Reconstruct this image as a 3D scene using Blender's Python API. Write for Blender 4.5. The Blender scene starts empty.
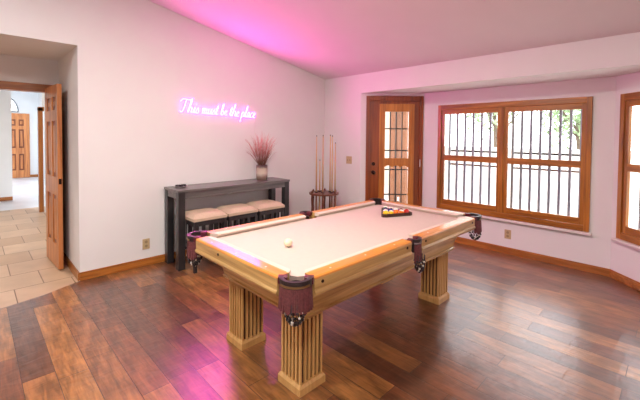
import bpy, bmesh, math, random
from mathutils import Matrix, Vector, noise
PI = math.pi
rnd = random.Random(7)
scene = bpy.context.scene
COL = scene.collection

# ------------------------------------------------------------ materials
def new_mat(name):
    m = bpy.data.materials.new(name); m.use_nodes = True
    nt = m.node_tree; b = nt.nodes['Principled BSDF']
    return m, nt, b

def lin(r, g, b):
    def f(c):
        c /= 255.0
        return c/12.92 if c <= .04045 else ((c+.055)/1.055)**2.4
    return (f(r), f(g), f(b), 1)

def plain(name, col, rough=.5, metal=0, var=.06, scale=6, coat=0, bump=0, bscale=60, spec=.5):
    m, nt, b = new_mat(name)
    tc = nt.nodes.new('ShaderNodeTexCoord')
    n = nt.nodes.new('ShaderNodeTexNoise'); n.inputs['Scale'].default_value = scale; n.inputs['Detail'].default_value = 4
    nt.links.new(tc.outputs['Object'], n.inputs['Vector'])
    r = nt.nodes.new('ShaderNodeValToRGB')
    r.color_ramp.elements[0].position = .3; r.color_ramp.elements[1].position = .7
    r.color_ramp.elements[0].color = tuple(c*(1-var) for c in col[:3])+(1,)
    r.color_ramp.elements[1].color = tuple(min(1, c*(1+var)) for c in col[:3])+(1,)
    nt.links.new(n.outputs['Fac'], r.inputs['Fac']); nt.links.new(r.outputs['Color'], b.inputs['Base Color'])
    b.inputs['Roughness'].default_value = rough; b.inputs['Metallic'].default_value = metal
    b.inputs['Coat Weight'].default_value = coat; b.inputs['Specular IOR Level'].default_value = spec
    if bump:
        n2 = nt.nodes.new('ShaderNodeTexNoise'); n2.inputs['Scale'].default_value = bscale
        nt.links.new(tc.outputs['Object'], n2.inputs['Vector'])
        bp = nt.nodes.new('ShaderNodeBump'); bp.inputs['Strength'].default_value = bump; bp.inputs['Distance'].default_value = .002
        nt.links.new(n2.outputs['Fac'], bp.inputs['Height']); nt.links.new(bp.outputs['Normal'], b.inputs['Normal'])
    return m

def wood(name, dark, light, axis='x', rough=.35, coat=.3, scale=1.0, contrast=.5):
    m, nt, b = new_mat(name)
    tc = nt.nodes.new('ShaderNodeTexCoord'); mp = nt.nodes.new('ShaderNodeMapping')
    s = {'x': (1.2, 22, 22), 'y': (22, 1.2, 22), 'z': (22, 22, 1.2)}[axis]
    mp.inputs['Scale'].default_value = tuple(v*scale for v in s)
    nt.links.new(tc.outputs['Object'], mp.inputs['Vector'])
    n = nt.nodes.new('ShaderNodeTexNoise'); n.inputs['Scale'].default_value = 1; n.inputs['Detail'].default_value = 6
    n.inputs['Distortion'].default_value = 1.2
    nt.links.new(mp.outputs['Vector'], n.inputs['Vector'])
    r = nt.nodes.new('ShaderNodeValToRGB')
    r.color_ramp.elements[0].position = .5-contrast/2; r.color_ramp.elements[0].color = dark
    r.color_ramp.elements[1].position = .5+contrast/3; r.color_ramp.elements[1].color = light
    nt.links.new(n.outputs['Fac'], r.inputs['Fac']); nt.links.new(r.outputs['Color'], b.inputs['Base Color'])
    b.inputs['Roughness'].default_value = rough; b.inputs['Coat Weight'].default_value = coat
    b.inputs['Coat Roughness'].default_value = .2
    return m

def emit(name, col, strength):
    m, nt, b = new_mat(name)
    b.inputs['Base Color'].default_value = col
    b.inputs['Emission Color'].default_value = col; b.inputs['Emission Strength'].default_value = strength
    return m

M = {}
M['wall'] = plain('warm_white_plaster', lin(232, 229, 226), .85, var=.012, scale=3, bump=.15, bscale=90, spec=.2)
M['ceil'] = plain('ceiling_plaster', lin(232, 224, 224), .8, var=.012, scale=3, bump=.15, bscale=70, spec=.2)
M['white'] = plain('white_hall_plaster', lin(236, 238, 240), .8, var=.01)
M['sill'] = plain('sill_white_paint', lin(226, 216, 210), .4, var=.02)
M['trim'] = wood('stained_trim', lin(124, 66, 18), lin(186, 114, 46), 'x', .35, .3)
M['trim_y'] = wood('stained_trim_y', lin(124, 66, 18), lin(186, 114, 46), 'y', .35, .3)
M['trim_z'] = wood('stained_trim_z', lin(124, 66, 18), lin(186, 114, 46), 'z', .35, .3)
M['frame'] = wood('window_oak', lin(110, 58, 12), lin(192, 122, 40), 'x', .35, .3, .8)
M['frame_z'] = wood('window_oak_z', lin(110, 58, 12), lin(192, 122, 40), 'z', .35, .3, .8)
M['doordark'] = wood('entry_door_dark', lin(110, 46, 14), lin(152, 74, 26), 'z', .32, .4, .8)
M['doorlight'] = wood('entry_door_oak', lin(160, 90, 26), lin(208, 134, 52), 'z', .32, .4, .8)
M['leaf'] = wood('hall_door_oak', lin(168, 92, 44), lin(222, 146, 84), 'z', .4, .3, .8)
M['leafdark'] = wood('hall_door_recess_shade', lin(92, 40, 16), lin(140, 70, 34), 'z', .4, .1, .8)  # recess tone darkened to paint the shadow inside the panels
M['oak_x'] = wood('table_oak_x', lin(158, 112, 56), lin(224, 184, 116), 'x', .3, .4, 1.1)
M['oak_y'] = wood('table_oak_y', lin(158, 112, 56), lin(224, 184, 116), 'y', .3, .4, 1.1)
M['oak_z'] = wood('table_oak_z', lin(196, 142, 78), lin(220, 172, 106), 'z', .35, .3, 1.1)
M['railtop_x'] = wood('rail_oak_x', lin(186, 108, 30), lin(226, 150, 60), 'x', .28, .5, 1.1)
M['railtop_y'] = wood('rail_oak_y', lin(186, 108, 30), lin(226, 150, 60), 'y', .28, .5, 1.1)
M['groove'] = wood('flute_painted_shade', lin(62, 30, 10), lin(84, 44, 18), 'z', .6, 0)  # dark tone painted in for the shade between the leg slats
M['cloth'] = plain('tan_table_cloth', lin(198, 178, 166), .9, var=.02, scale=40, spec=.15)
M['cushion'] = plain('rail_cloth', lin(206, 188, 172), .8, var=.02, scale=40, spec=.2)
M['leather'] = plain('dark_leather', lin(48, 38, 38), .35, var=.2, scale=20)
M['burg'] = plain('burgundy_leather', lin(96, 34, 44), .45, var=.15, scale=30)
M['fringe'] = plain('burgundy_fringe', lin(112, 58, 58), .7, var=.35, scale=90)
M['brass'] = plain('aged_brass', lin(176, 150, 108), .3, metal=.9)
M['silver'] = plain('silver_bracket', lin(190, 190, 196), .25, metal=1)
M['bead'] = plain('white_bead', lin(228, 220, 205), .4)
M['black'] = plain('black_painted_wood', lin(44, 41, 42), .38, var=.2, scale=10, coat=.2)
M['greywood'] = wood('charcoal_console_wood', lin(66, 63, 63), lin(112, 106, 102), 'y', .38, .3, .8)
M['seat'] = plain('beige_upholstery', lin(202, 178, 152), .75, var=.05, scale=50, bump=.2, bscale=200)
M['iron'] = plain('black_iron', lin(30, 26, 24), .45, metal=.6)
M['bronze'] = plain('dark_bronze', lin(50, 30, 22), .3, metal=.7)
M['bars'] = plain('grey_painted_bars', lin(128, 134, 146), .5, var=.04)
M['bars_brown'] = plain('brown_cross_rail', lin(120, 84, 62), .5)
M['plate'] = plain('almond_plastic', lin(196, 172, 132), .4, var=.03)
M['plate_dark'] = plain('almond_socket', lin(158, 136, 100), .4)
M['cue_wood'] = wood('cue_maple', lin(196, 148, 92), lin(226, 184, 128), 'z', .3, .5)
M['cue_butt'] = wood('cue_butt_stain', lin(96, 46, 22), lin(140, 76, 38), 'z', .3, .5)
M['rack'] = wood('cue_rack_mahogany', lin(84, 40, 26), lin(130, 72, 50), 'x', .35, .3)
M['triangle'] = plain('dark_rack_wood', lin(60, 34, 24), .4, var=.15)
M['patio'] = plain('pale_patio_concrete', lin(205, 200, 195), .9, var=.06, scale=2)
M['garden'] = plain('pale_garden_wall', lin(214, 210, 204), .9, var=.05, scale=1)
M['bark'] = plain('bark', lin(104, 88, 74), .9, var=.2, scale=12)
M['leaves'] = plain('garden_leaves', lin(140, 164, 122), .7, var=.3, scale=3)
M['post'] = plain('porch_post_brown', lin(120, 74, 44), .7, var=.1)
M['porchwall'] = plain('porch_stucco', lin(214, 200, 180), .9, var=.05)
M['lampwhite'] = plain('lamp_white_enamel', lin(235, 235, 230), .4)
M['mug'] = plain('dark_glazed_dish', lin(34, 26, 30), .25, var=.1)

def floor_mat():
    m, nt, b = new_mat('hickory_planks'); N = nt.nodes; L = nt.links
    tc = N.new('ShaderNodeTexCoord'); mp = N.new('ShaderNodeMapping'); mp.inputs['Location'].default_value = (.37, .06, 0)
    L.new(tc.outputs['Object'], mp.inputs['Vector'])
    br = N.new('ShaderNodeTexBrick'); br.offset = .37; br.offset_frequency = 2; br.squash = 1.3; br.squash_frequency = 3
    br.inputs['Scale'].default_value = 1; br.inputs['Brick Width'].default_value = .95; br.inputs['Row Height'].default_value = .16
    br.inputs['Mortar Size'].default_value = .0022; br.inputs['Mortar Smooth'].default_value = .3
    br.inputs['Color1'].default_value = (0, 0, 0, 1); br.inputs['Color2'].default_value = (1, 1, 1, 1); br.inputs['Mortar'].default_value = (.5, .5, .5, 1)
    L.new(mp.outputs['Vector'], br.inputs['Vector'])
    r = N.new('ShaderNodeValToRGB'); e = r.color_ramp.elements
    e[0].position = 0; e[0].color = lin(94, 56, 36); e[1].position = 1; e[1].color = lin(168, 112, 60)
    x = e.new(.45); x.color = lin(126, 74, 46)
    L.new(br.outputs['Color'], r.inputs['Fac'])
    # grain
    mg = N.new('ShaderNodeMapping'); mg.inputs['Scale'].default_value = (4, 34, 1); L.new(tc.outputs['Object'], mg.inputs['Vector'])
    g = N.new('ShaderNodeTexNoise'); g.inputs['Scale'].default_value = 1; g.inputs['Detail'].default_value = 8; g.inputs['Distortion'].default_value = 1.5
    L.new(mg.outputs['Vector'], g.inputs['Vector'])
    mr = N.new('ShaderNodeMapRange'); mr.inputs['From Min'].default_value = .25; mr.inputs['From Max'].default_value = .75
    mr.inputs['To Min'].default_value = .55; mr.inputs['To Max'].default_value = 1.4
    L.new(g.outputs['Fac'], mr.inputs['Value'])
    # blotches
    mb = N.new('ShaderNodeMapping'); mb.inputs['Scale'].default_value = (5, 14, 1); L.new(tc.outputs['Object'], mb.inputs['Vector'])
    g2 = N.new('ShaderNodeTexNoise'); g2.inputs['Scale'].default_value = 1; g2.inputs['Detail'].default_value = 5
    L.new(mb.outputs['Vector'], g2.inputs['Vector'])
    mr2 = N.new('ShaderNodeMapRange'); mr2.inputs['From Min'].default_value = .35; mr2.inputs['From Max'].default_value = .62
    mr2.inputs['To Min'].default_value = .62; mr2.inputs['To Max'].default_value = 1.14
    L.new(g2.outputs['Fac'], mr2.inputs['Value'])
    mu = N.new('ShaderNodeMath'); mu.operation = 'MULTIPLY'; L.new(mr.outputs[0], mu.inputs[0]); L.new(mr2.outputs[0], mu.inputs[1])
    sc = N.new('ShaderNodeVectorMath'); sc.operation = 'SCALE'; L.new(r.outputs['Color'], sc.inputs[0]); L.new(mu.outputs[0], sc.inputs['Scale'])
    mx = N.new('ShaderNodeMix'); mx.data_type = 'RGBA'; L.new(br.outputs['Fac'], mx.inputs[0]); L.new(sc.outputs[0], mx.inputs[6]); mx.inputs[7].default_value = lin(50, 26, 18)
    L.new(mx.outputs[2], b.inputs['Base Color'])
    b.inputs['Roughness'].default_value = .29; b.inputs['Specular IOR Level'].default_value = .5
    b.inputs['Coat Weight'].default_value = .9; b.inputs['Coat Roughness'].default_value = .33
    # hand scraped ripples
    ms = N.new('ShaderNodeMapping'); ms.inputs['Scale'].default_value = (14, 5, 1); L.new(tc.outputs['Object'], ms.inputs['Vector'])
    g3 = N.new('ShaderNodeTexNoise'); g3.inputs['Scale'].default_value = 1; g3.inputs['Detail'].default_value = 2; g3.inputs['Distortion'].default_value = .6
    L.new(ms.outputs['Vector'], g3.inputs['Vector'])
    sb = N.new('ShaderNodeMath'); sb.operation = 'MULTIPLY_ADD'; L.new(br.outputs['Fac'], sb.inputs[0]); sb.inputs[1].default_value = -.5; L.new(g3.outputs['Fac'], sb.inputs[2])
    bp = N.new('ShaderNodeBump'); bp.inputs['Strength'].default_value = .45; bp.inputs['Distance'].default_value = .006
    L.new(sb.outputs[0], bp.inputs['Height']); L.new(bp.outputs['Normal'], b.inputs['Normal']); L.new(bp.outputs['Normal'], b.inputs['Coat Normal'])
    return m
M['floor'] = floor_mat()

def tile_mat():
    m, nt, b = new_mat('travertine_tiles'); N = nt.nodes; L = nt.links
    tc = N.new('ShaderNodeTexCoord'); mp = N.new('ShaderNodeMapping')
    mp.inputs['Rotation'].default_value = (0, 0, PI/2); mp.inputs['Location'].default_value = (.11, -.27, 0)
    L.new(tc.outputs['Object'], mp.inputs['Vector'])
    br = N.new('ShaderNodeTexBrick'); br.offset = .5
    br.inputs['Scale'].default_value = 1; br.inputs['Brick Width'].default_value = .455; br.inputs['Row Height'].default_value = .455
    br.inputs['Mortar Size'].default_value = .005; br.inputs['Mortar Smooth'].default_value = .2
    br.inputs['Color1'].default_value = lin(182, 148, 116); br.inputs['Color2'].default_value = lin(204, 174, 144); br.inputs['Mortar'].default_value = lin(128, 98, 74)
    L.new(mp.outputs['Vector'], br.inputs['Vector'])
    g = N.new('ShaderNodeTexNoise'); g.inputs['Scale'].default_value = 4; g.inputs['Detail'].default_value = 6; L.new(tc.outputs['Object'], g.inputs['Vector'])
    mr = N.new('ShaderNodeMapRange'); mr.inputs['To Min'].default_value = .75; mr.inputs['To Max'].default_value = 1.2; L.new(g.outputs['Fac'], mr.inputs['Value'])
    sc = N.new('ShaderNodeVectorMath'); sc.operation = 'SCALE'; L.new(br.outputs['Color'], sc.inputs[0]); L.new(mr.outputs[0], sc.inputs['Scale'])
    L.new(sc.outputs[0], b.inputs['Base Color']); b.inputs['Roughness'].default_value = .38
    return m
M['tile'] = tile_mat()

def marble_mat():
    m = plain('pale_entry_tile', lin(214, 216, 222), .3, var=.1, scale=2)
    return m
M['marble'] = marble_mat()

def glass_mat():
    m, nt, b = new_mat('window_glass'); N = nt.nodes; L = nt.links; N.remove(b)
    out = N['Material Output']; t = N.new('ShaderNodeBsdfTransparent'); g = N.new('ShaderNodeBsdfGlossy'); g.inputs['Roughness'].default_value = .02
    fr = N.new('ShaderNodeFresnel'); gm = N.new('ShaderNodeNewGeometry'); im = N.new('ShaderNodeMapRange')   # same reflectance from either face of the thin pane
    im.inputs['To Min'].default_value = 1.45; im.inputs['To Max'].default_value = 1/1.45
    L.new(gm.outputs['Backfacing'], im.inputs['Value']); L.new(im.outputs[0], fr.inputs['IOR']); mx = N.new('ShaderNodeMixShader')
    L.new(fr.outputs[0], mx.inputs[0]); L.new(t.outputs[0], mx.inputs[1]); L.new(g.outputs[0], mx.inputs[2]); L.new(mx.outputs[0], out.inputs[0])
    return m
M['glass'] = glass_mat()
M['neon'] = emit('pink_neon_tube', (1, .06, .60, 1), 30)
M['lamp'] = emit('lamp_diffuser', (1, .86, .72, 1), 10)
M['daypane'] = emit('daylight_glow_pane', (1, .98, .95, 1), 1.6)  # the pane's own glow stands in for daylight behind it

def ball_mat(name, col, stripe):
    m, nt, b = new_mat(name); N = nt.nodes; L = nt.links
    b.inputs['Roughness'].default_value = .08; b.inputs['Coat Weight'].default_value = .5
    tc = N.new('ShaderNodeTexCoord'); sp = N.new('ShaderNodeSeparateXYZ'); L.new(tc.outputs['Object'], sp.inputs[0])
    ab = N.new('ShaderNodeMath'); ab.operation = 'ABSOLUTE'; L.new(sp.outputs['Z' if stripe else 'X'], ab.inputs[0])
    gt = N.new('ShaderNodeMath'); gt.operation = 'GREATER_THAN'; L.new(ab.outputs[0], gt.inputs[0]); gt.inputs[1].default_value = .0155 if stripe else .0262
    mx = N.new('ShaderNodeMix'); mx.data_type = 'RGBA'; L.new(gt.outputs[0], mx.inputs[0]); mx.inputs[6].default_value = col; mx.inputs[7].default_value = lin(238, 228, 206)
    L.new(mx.outputs[2], b.inputs['Base Color'])
    return m

# ------------------------------------------------------------ mesh helpers
def B(): return bmesh.new()

def box(bm, x0, x1, y0, y1, z0, z1, mat=0, mtx=None):
    vs = [bm.verts.new((x, y, z)) for z in (z0, z1) for y in (y0, y1) for x in (x0, x1)]
    if mtx is not None:
        for v in vs: v.co = mtx @ v.co
    for f in ((0, 2, 3, 1), (4, 5, 7, 6), (0, 1, 5, 4), (1, 3, 7, 5), (3, 2, 6, 7), (2, 0, 4, 6)):
        fc = bm.faces.new([vs[i] for i in f]); fc.material_index = mat
    return vs

def prism(bm, pts, axis, a, b, mat=0):
    """extrude a closed 2-D outline between a and b along axis (0 x, 1 y, 2 z)"""
    def mk(p, t):
        return {0: (t, p[0], p[1]), 1: (p[0], t, p[1]), 2: (p[0], p[1], t)}[axis]
    v0 = [bm.verts.new(mk(p, a)) for p in pts]; v1 = [bm.verts.new(mk(p, b)) for p in pts]
    n = len(pts)
    fs = [bm.faces.new(v0), bm.faces.new(v1[::-1])]
    for i in range(n): fs.append(bm.faces.new((v0[i], v0[(i+1) % n], v1[(i+1) % n], v1[i])))
    for f in fs: f.material_index = mat
    return fs

def tube(bm, pts, r, seg=8, mat=0, cap=True):
    pts = [Vector(p) for p in pts]; rings = []
    rr = r if isinstance(r, (list, tuple)) else [r]*len(pts)
    ref = None
    for i, p in enumerate(pts):
        d = (pts[min(i+1, len(pts)-1)]-pts[max(i-1, 0)])
        if d.length < 1e-9: d = Vector((0, 0, 1))
        d.normalize()
        if ref is None:
            ref = Vector((1, 0, 0)) if abs(d.x) < .8 else Vector((0, 1, 0))
        u = ref-d*ref.dot(d)
        if u.length < 1e-6: u = d.orthogonal()
        u.normalize(); v = d.cross(u); ref = u
        rings.append([bm.verts.new(p+(u*math.cos(2*PI*k/seg)+v*math.sin(2*PI*k/seg))*rr[i]) for k in range(seg)])
    for a, b in zip(rings, rings[1:]):
        for k in range(seg):
            f = bm.faces.new((a[k], a[(k+1) % seg], b[(k+1) % seg], b[k])); f.smooth = True; f.material_index = mat
    if cap:
        for rg in (rings[0][::-1], rings[-1]):
            f = bm.faces.new(rg); f.material_index = mat

def lathe(bm, prof, cx=0, cy=0, seg=24, mat=0, cap=True):
    rings = [[bm.verts.new((cx+r*math.cos(2*PI*k/seg), cy+r*math.sin(2*PI*k/seg), z)) for k in range(seg)] for r, z in prof]
    for a, b in zip(rings, rings[1:]):
        for k in range(seg):
            f = bm.faces.new((a[k], a[(k+1) % seg], b[(k+1) % seg], b[k])); f.smooth = True; f.material_index = mat
    if not cap: return
    for rg in (rings[0][::-1], rings[-1]):
        f = bm.faces.new(rg); f.material_index = mat

def sphere(bm, c, r, mat=0, u=12, v=8):
    g = bmesh.ops.create_uvsphere(bm, u_segments=u, v_segments=v, radius=r, matrix=Matrix.Translation(c))
    for x in g['verts']:
        for f in x.link_faces: f.smooth = True; f.material_index = mat

def link(name, bm, mats, parent=None, bevel=0, recenter=False):
    bmesh.ops.recalc_face_normals(bm, faces=bm.faces)
    off = Vector((0, 0, 0))
    if recenter:
        xs = [v.co for v in bm.verts]
        off = Vector(((min(c.x for c in xs)+max(c.x for c in xs))/2, (min(c.y for c in xs)+max(c.y for c in xs))/2, min(c.z for c in xs)))
        for v in bm.verts: v.co -= off
    me = bpy.data.meshes.new(name); bm.to_mesh(me); bm.free()
    if not isinstance(mats, (list, tuple)): mats = [mats]
    for m in mats: me.materials.append(m)
    o = bpy.data.objects.new(name, me); COL.objects.link(o); o.location = off
    if parent: o.parent = parent
    if bevel:
        md = o.modifiers.new('soft_edges', 'BEVEL'); md.width = bevel; md.segments = 2; md.limit_method = 'ANGLE'; md.angle_limit = .6
    return o

def thing(name, label, cat, loc=(0, 0, 0), rz=0, group=None):
    o = bpy.data.objects.new(name, None); COL.objects.link(o); o.empty_display_size = .1
    o.location = loc; o.rotation_euler = (0, 0, rz); tag(o, label, cat, group); return o

def tag(o, label, cat, group=None, kind=None):
    o['label'] = label; o['category'] = cat
    if group: o['group'] = group
    if kind: o['kind'] = kind
    return o

def struct(name, bm, mats, label=None, cat=None, bevel=0):
    o = link(name, bm, mats, bevel=bevel); o['kind'] = 'structure'
    if label: o['label'] = label; o['category'] = cat
    return o

def struct_empty(name, label, cat, loc, rz=0):
    o = thing(name, label, cat, loc, rz); o['kind'] = 'structure'; return o

def copy_tree(o, parent=None):
    c = o.copy(); COL.objects.link(c); c.parent = parent
    for ch in [k for k in bpy.data.objects if k.parent == o]: copy_tree(ch, c)
    return c

def arcpts(cx, cy, r, a0, a1, n): return [(cx+r*math.cos(a0+(a1-a0)*i/n), cy+r*math.sin(a0+(a1-a0)*i/n)) for i in range(n+1)]

# ------------------------------------------------------------ room shell
H0 = 2.44; SL = .197; YR = -5.0; YB = -8.2; XR = 6.6
def zc(y): return H0+SL*(-y) if y > YR else H0+SL*(-YR)-SL*(YR-y)
P1, P2, P3, P4 = (.778, 0), (1.46, .655), (3.722, .655), (4.404, 0)
ZB = 2.152                # bay ceiling
YO, YO2, ZO = -3.49, -5.35, 2.372   # hall opening in the left wall
TH = .13

b = B()
fl = [(0, 0), P1, P2, P3, P4, (XR, 0), (XR, YB), (0, YB), (0, YO2), (.12, -5.2), (.25, -4.75), (.255, -4.35), (.215, -4.05), (.15, -3.8), (0, YO)]
prism(b, fl, 2, -.08, 0); struct('floor', b, M['floor'], 'brown hand-scraped hickory plank floor of the games room', 'floor')
b = B()
tl = [(0, YO), (.15, -3.8), (.215, -4.05), (.255, -4.35), (.25, -4.75), (.12, -5.2), (0, YO2), (0, -7), (-4.9, -7), (-4.9, -2.2), (-1.25, -2.2), (-1.25, YO)]
prism(b, tl, 2, -.08, -.001); struct('floor_hall', b, M['tile'], 'tan travertine tile floor of the hallway', 'floor')
b = B(); box(b, -11.6, -4.9, -7, -2.2, -.08, -.001); struct('floor_entry', b, M['marble'], 'pale floor of the far entry', 'floor')

# ceiling, sloped both ways from the ridge
b = B()
prism(b, [(0+TH, H0-SL*TH), (YR, zc(YR)), (YB-TH, zc(YB-TH)), (YB-TH, zc(YB-TH)+.15), (YR, zc(YR)+.15), (TH, H0+.15)], 0, -TH, XR+TH)
struct('ceiling', b, M['ceil'], 'vaulted plaster ceiling of the games room', 'ceiling')
b = B()
prism(b, [(P1[0]-.1, .04), (P4[0]+.1, .04), (P4[0]+.1, .1), (P3[0]+.1, .8), (P2[0]-.1, .8), (P1[0]-.1, .1)], 2, ZB+.001, ZB+.12)
# keep behind the header face
struct('ceiling_bay', b, M['ceil'], 'low ceiling of the window bay', 'ceiling')

# left wall with hall opening
b = B()
prism(b, [(0, 0), (YO, 0), (YO, zc(YO)), (0, zc(0))], 0, -TH, 0)
prism(b, [(YO, ZO), (YO2, ZO), (YO2, zc(YO2)), (YR, zc(YR)), (YO, zc(YO))], 0, -TH, 0)
prism(b, [(YO2, 0), (YB, 0), (YB, zc(YB)), (YO2, zc(YO2))], 0, -TH, 0)
struct('wall_left', b, M['wall'])
# back wall: left pier, header, right pier
b = B()
box(b, -TH, P1[0], 0, TH, 0, H0); box(b, P1[0], P4[0], 0, TH, ZB, H0); box(b, P4[0], XR+TH, 0, TH, 0, H0)
struct('wall_back', b, M['wall'])
b = B()
prism(b, [(0, 0), (YB, 0), (YB, zc(YB)), (YR, zc(YR)), (0, zc(0))], 0, XR, XR+TH); struct('wall_right', b, M['wall'])
b = B(); box(b, -TH, XR+TH, YB-TH, YB, 0, zc(YB)); struct('wall_front', b, M['wall'])

def wmat(P, Q):
    """matrix of a wall running P->Q : local x along, local y outward (+), z up"""
    d = Vector((Q[0]-P[0], Q[1]-P[1])); L = d.length; a = math.atan2(d.y, d.x)
    return Matrix.Translation((P[0], P[1], 0)) @ Matrix.Rotation(a, 4, 'Z'), L, a
def holed(name, P, Q, x0, x1, z0, z1, ext=(0, 0), TH=.065):
    m, L, a = wmat(P, Q); b = B()
    box(b, -ext[0], x0, 0, TH, 0, ZB, mtx=m); box(b, x1, L+ext[1], 0, TH, 0, ZB, mtx=m)
    if z0 > 0: box(b, x0, x1, 0, TH, 0, z0, mtx=m)
    box(b, x0, x1, 0, TH, z1, ZB, mtx=m)
    return struct(name, b, M['wall']), m, L, a
_, mD, LD, aD = holed('wall_bay_left', P1, P2, .12, .90, 0, 2.06)
_, mW, LW, aW = holed('wall_bay_back', P2, P3, .29, 2.02, .50, 1.90)
_, mR, LR, aR = holed('wall_bay_right', P3, P4, .112, .835, .50, 1.90)

# baseboards
def bboard(name, P, Q, x0=0, x1=None):
    m, L, a = wmat(P, Q); x1 = L if x1 is None else x1; b = B()
    box(b, x0, x1, -.014, 0, .002, .07, mtx=m); box(b, x0, x1, -.009, 0, .07, .086, mtx=m)
    o = struct(name, b, M['trim' if abs(Q[0]-P[0]) > abs(Q[1]-P[1])*.9 else 'trim_y'])
    return o
bboard('baseboard_left', (0, YO), (0, 0))
bboard('baseboard_back', (0, 0), P1)
bboard('baseboard_bay_back', P2, P3)
bboard('baseboard_bay_right', P3, P4)
bboard('baseboard_back_right', P4, (XR, 0))
bboard('baseboard_alcove', (-1.08, YO), (0, YO))

# ------------------------------------------------------------ alcove and hall beyond
XA = -1.1
b = B(); box(b, XA-.12, -TH, YO, YO+.12, 0, ZO+.1); box(b, XA-.12, -TH, YO2-.12, YO2, 0, ZO+.1)
struct('wall_alcove', b, M['wall'])
b = B(); box(b, XA-.12, -TH, YO2, YO, ZO, ZO+.1); struct('ceiling_alcove', b, M['wall'])
b = B()
box(b, XA-.12, XA, YO2, YO, 2.075, ZO); box(b, XA-.12, XA, -3.52, YO, 0, 2.075); box(b, XA-.12, XA, YO2, -5.1, 0, 2.075)
box(b, XA-.12, XA, YO, -2.2, 0, 3.3); box(b, XA-.12, XA, -7, YO2, 0, 3.3); box(b, XA-.12, XA, YO2, YO, ZO+.1, 3.3)
struct('wall_alcove_end', b, M['wall'])
b = B(); box(b, XA-.14, XA+.02, -5.02, -3.60, 1.985, 2.075); box(b, XA-.14, XA+.02, -3.61, -3.515, 0, 2.075); box(b, XA-.14, XA+.02, -5.11, -5.02, 0, 2.075)
struct('trim_1', b, M['trim_y'], bevel=.004)
b = B(); box(b, -4.25, XA-.12, -3.27, -3.15, 0, 3.3); box(b, -4.37, -4.25, -3.29, -2.6, 2.0, 3.3); box(b, -11.5, -4.25, -2.6, -2.48, 0, 3.3); struct('wall_hall_right', b, M['white'])
b = B(); box(b, -4.40, -4.27, -3.355, -3.285, 0, 1.98); box(b, -4.40, -4.27, -3.355, -2.6, 1.92, 1.995)
struct('trim_2', b, M['trim_z'], bevel=.003)
b = B(); box(b, -6.35, -6.2, -7, -3.62, 0, 3.3); struct('wall_hall_left', b, M['white'])
bboard('baseboard_hall_left', (-6.2, -7), (-6.2, -3.62))
b = B(); box(b, -11.5, -11.35, -7, -2.48, 0, 3.3); struct('wall_hall_far', b, M['white'])
b = B(); box(b, -11.5, XA-.12, -7.1, -7, 0, 3.3); struct('wall_hall_near', b, M['white'])
b = B(); box(b, -11.5, XA-.12, -7, -2.48, 3.3, 3.4); struct('ceiling_hall', b, M['white'])
b = B(); box(b, -11.35, -11.33, -2.9, -2.6, 0, .09); struct('baseboard_hall_far', b, M['trim_y'])

def panel_door(root, w, h, t, ncol=2, knob=True, both=True, mat='leaf', dark='leafdark'):
    """door leaf in local xz, x 0..w, y -t/2..t/2 with recessed panels"""
    st = w*.155; rows = [(.25, .80), (1.0, 1.62), (1.74, h-.13)]
    pw = (w-st*(ncol+1))/ncol; b = B()
    for c in range(ncol+1): box(b, c*(st+pw), c*(st+pw)+st, -t/2, t/2, 0, h)
    zs = [0]+[v for r in rows for v in r]+[h]
    for i in range(0, len(zs), 2):
        for c in range(ncol): box(b, st+c*(st+pw), st+c*(st+pw)+pw, -t/2, t/2, zs[i], zs[i+1])
    link('door_stiles', b, M[mat], root)
    for c in range(ncol):
        for z0, z1 in rows:
            x0 = st+c*(st+pw); b = B()
            box(b, x0, x0+pw, -t*.18, t*.18, z0, z1)
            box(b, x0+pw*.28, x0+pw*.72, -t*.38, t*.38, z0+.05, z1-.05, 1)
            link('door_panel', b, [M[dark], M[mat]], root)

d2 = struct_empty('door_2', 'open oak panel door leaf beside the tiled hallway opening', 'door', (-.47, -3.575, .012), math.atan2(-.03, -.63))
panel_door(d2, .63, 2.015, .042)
b = B(); box(b, -.003, 0, -.013, .013, .93, .99); link('latch_plate', b, M['bronze'], d2)


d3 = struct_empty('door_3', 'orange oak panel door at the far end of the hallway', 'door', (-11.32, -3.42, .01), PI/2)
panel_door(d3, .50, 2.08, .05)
b = B(); box(b, -.07, 0, -.03, .03, 0, 2.15); box(b, .5, .57, -.03, .03, 0, 2.15); box(b, 0, .5, -.03, .03, 2.08, 2.15); link('door_frame', b, M['leaf'], d3)
w3 = struct_empty('window_3', 'arched transom window above the far hallway door', 'window', (-11.34, -3.44, 2.22), PI/2)
b = B(); prism(b, [(-.30, 0), (.30, 0)]+[(.30*math.cos(t*PI/16), .46*math.sin(t*PI/16)) for t in range(1, 16)], 1, -.015, .0); link('glass_pane', b, M['daypane'], w3)
b = B(); tube(b, [(.30*math.cos(t*PI/16), -.02, .46*math.sin(t*PI/16)) for t in range(17)], .02, 6); tube(b, [(-.30, -.02, 0), (.30, -.02, 0)], .02, 6)
for a in (45, 90, 135): tube(b, [(0, -.02, 0), (.30*math.cos(math.radians(a)), -.02, .46*math.sin(math.radians(a)))], .01, 6)
link('window_frame', b, M['bars'], w3)

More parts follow.
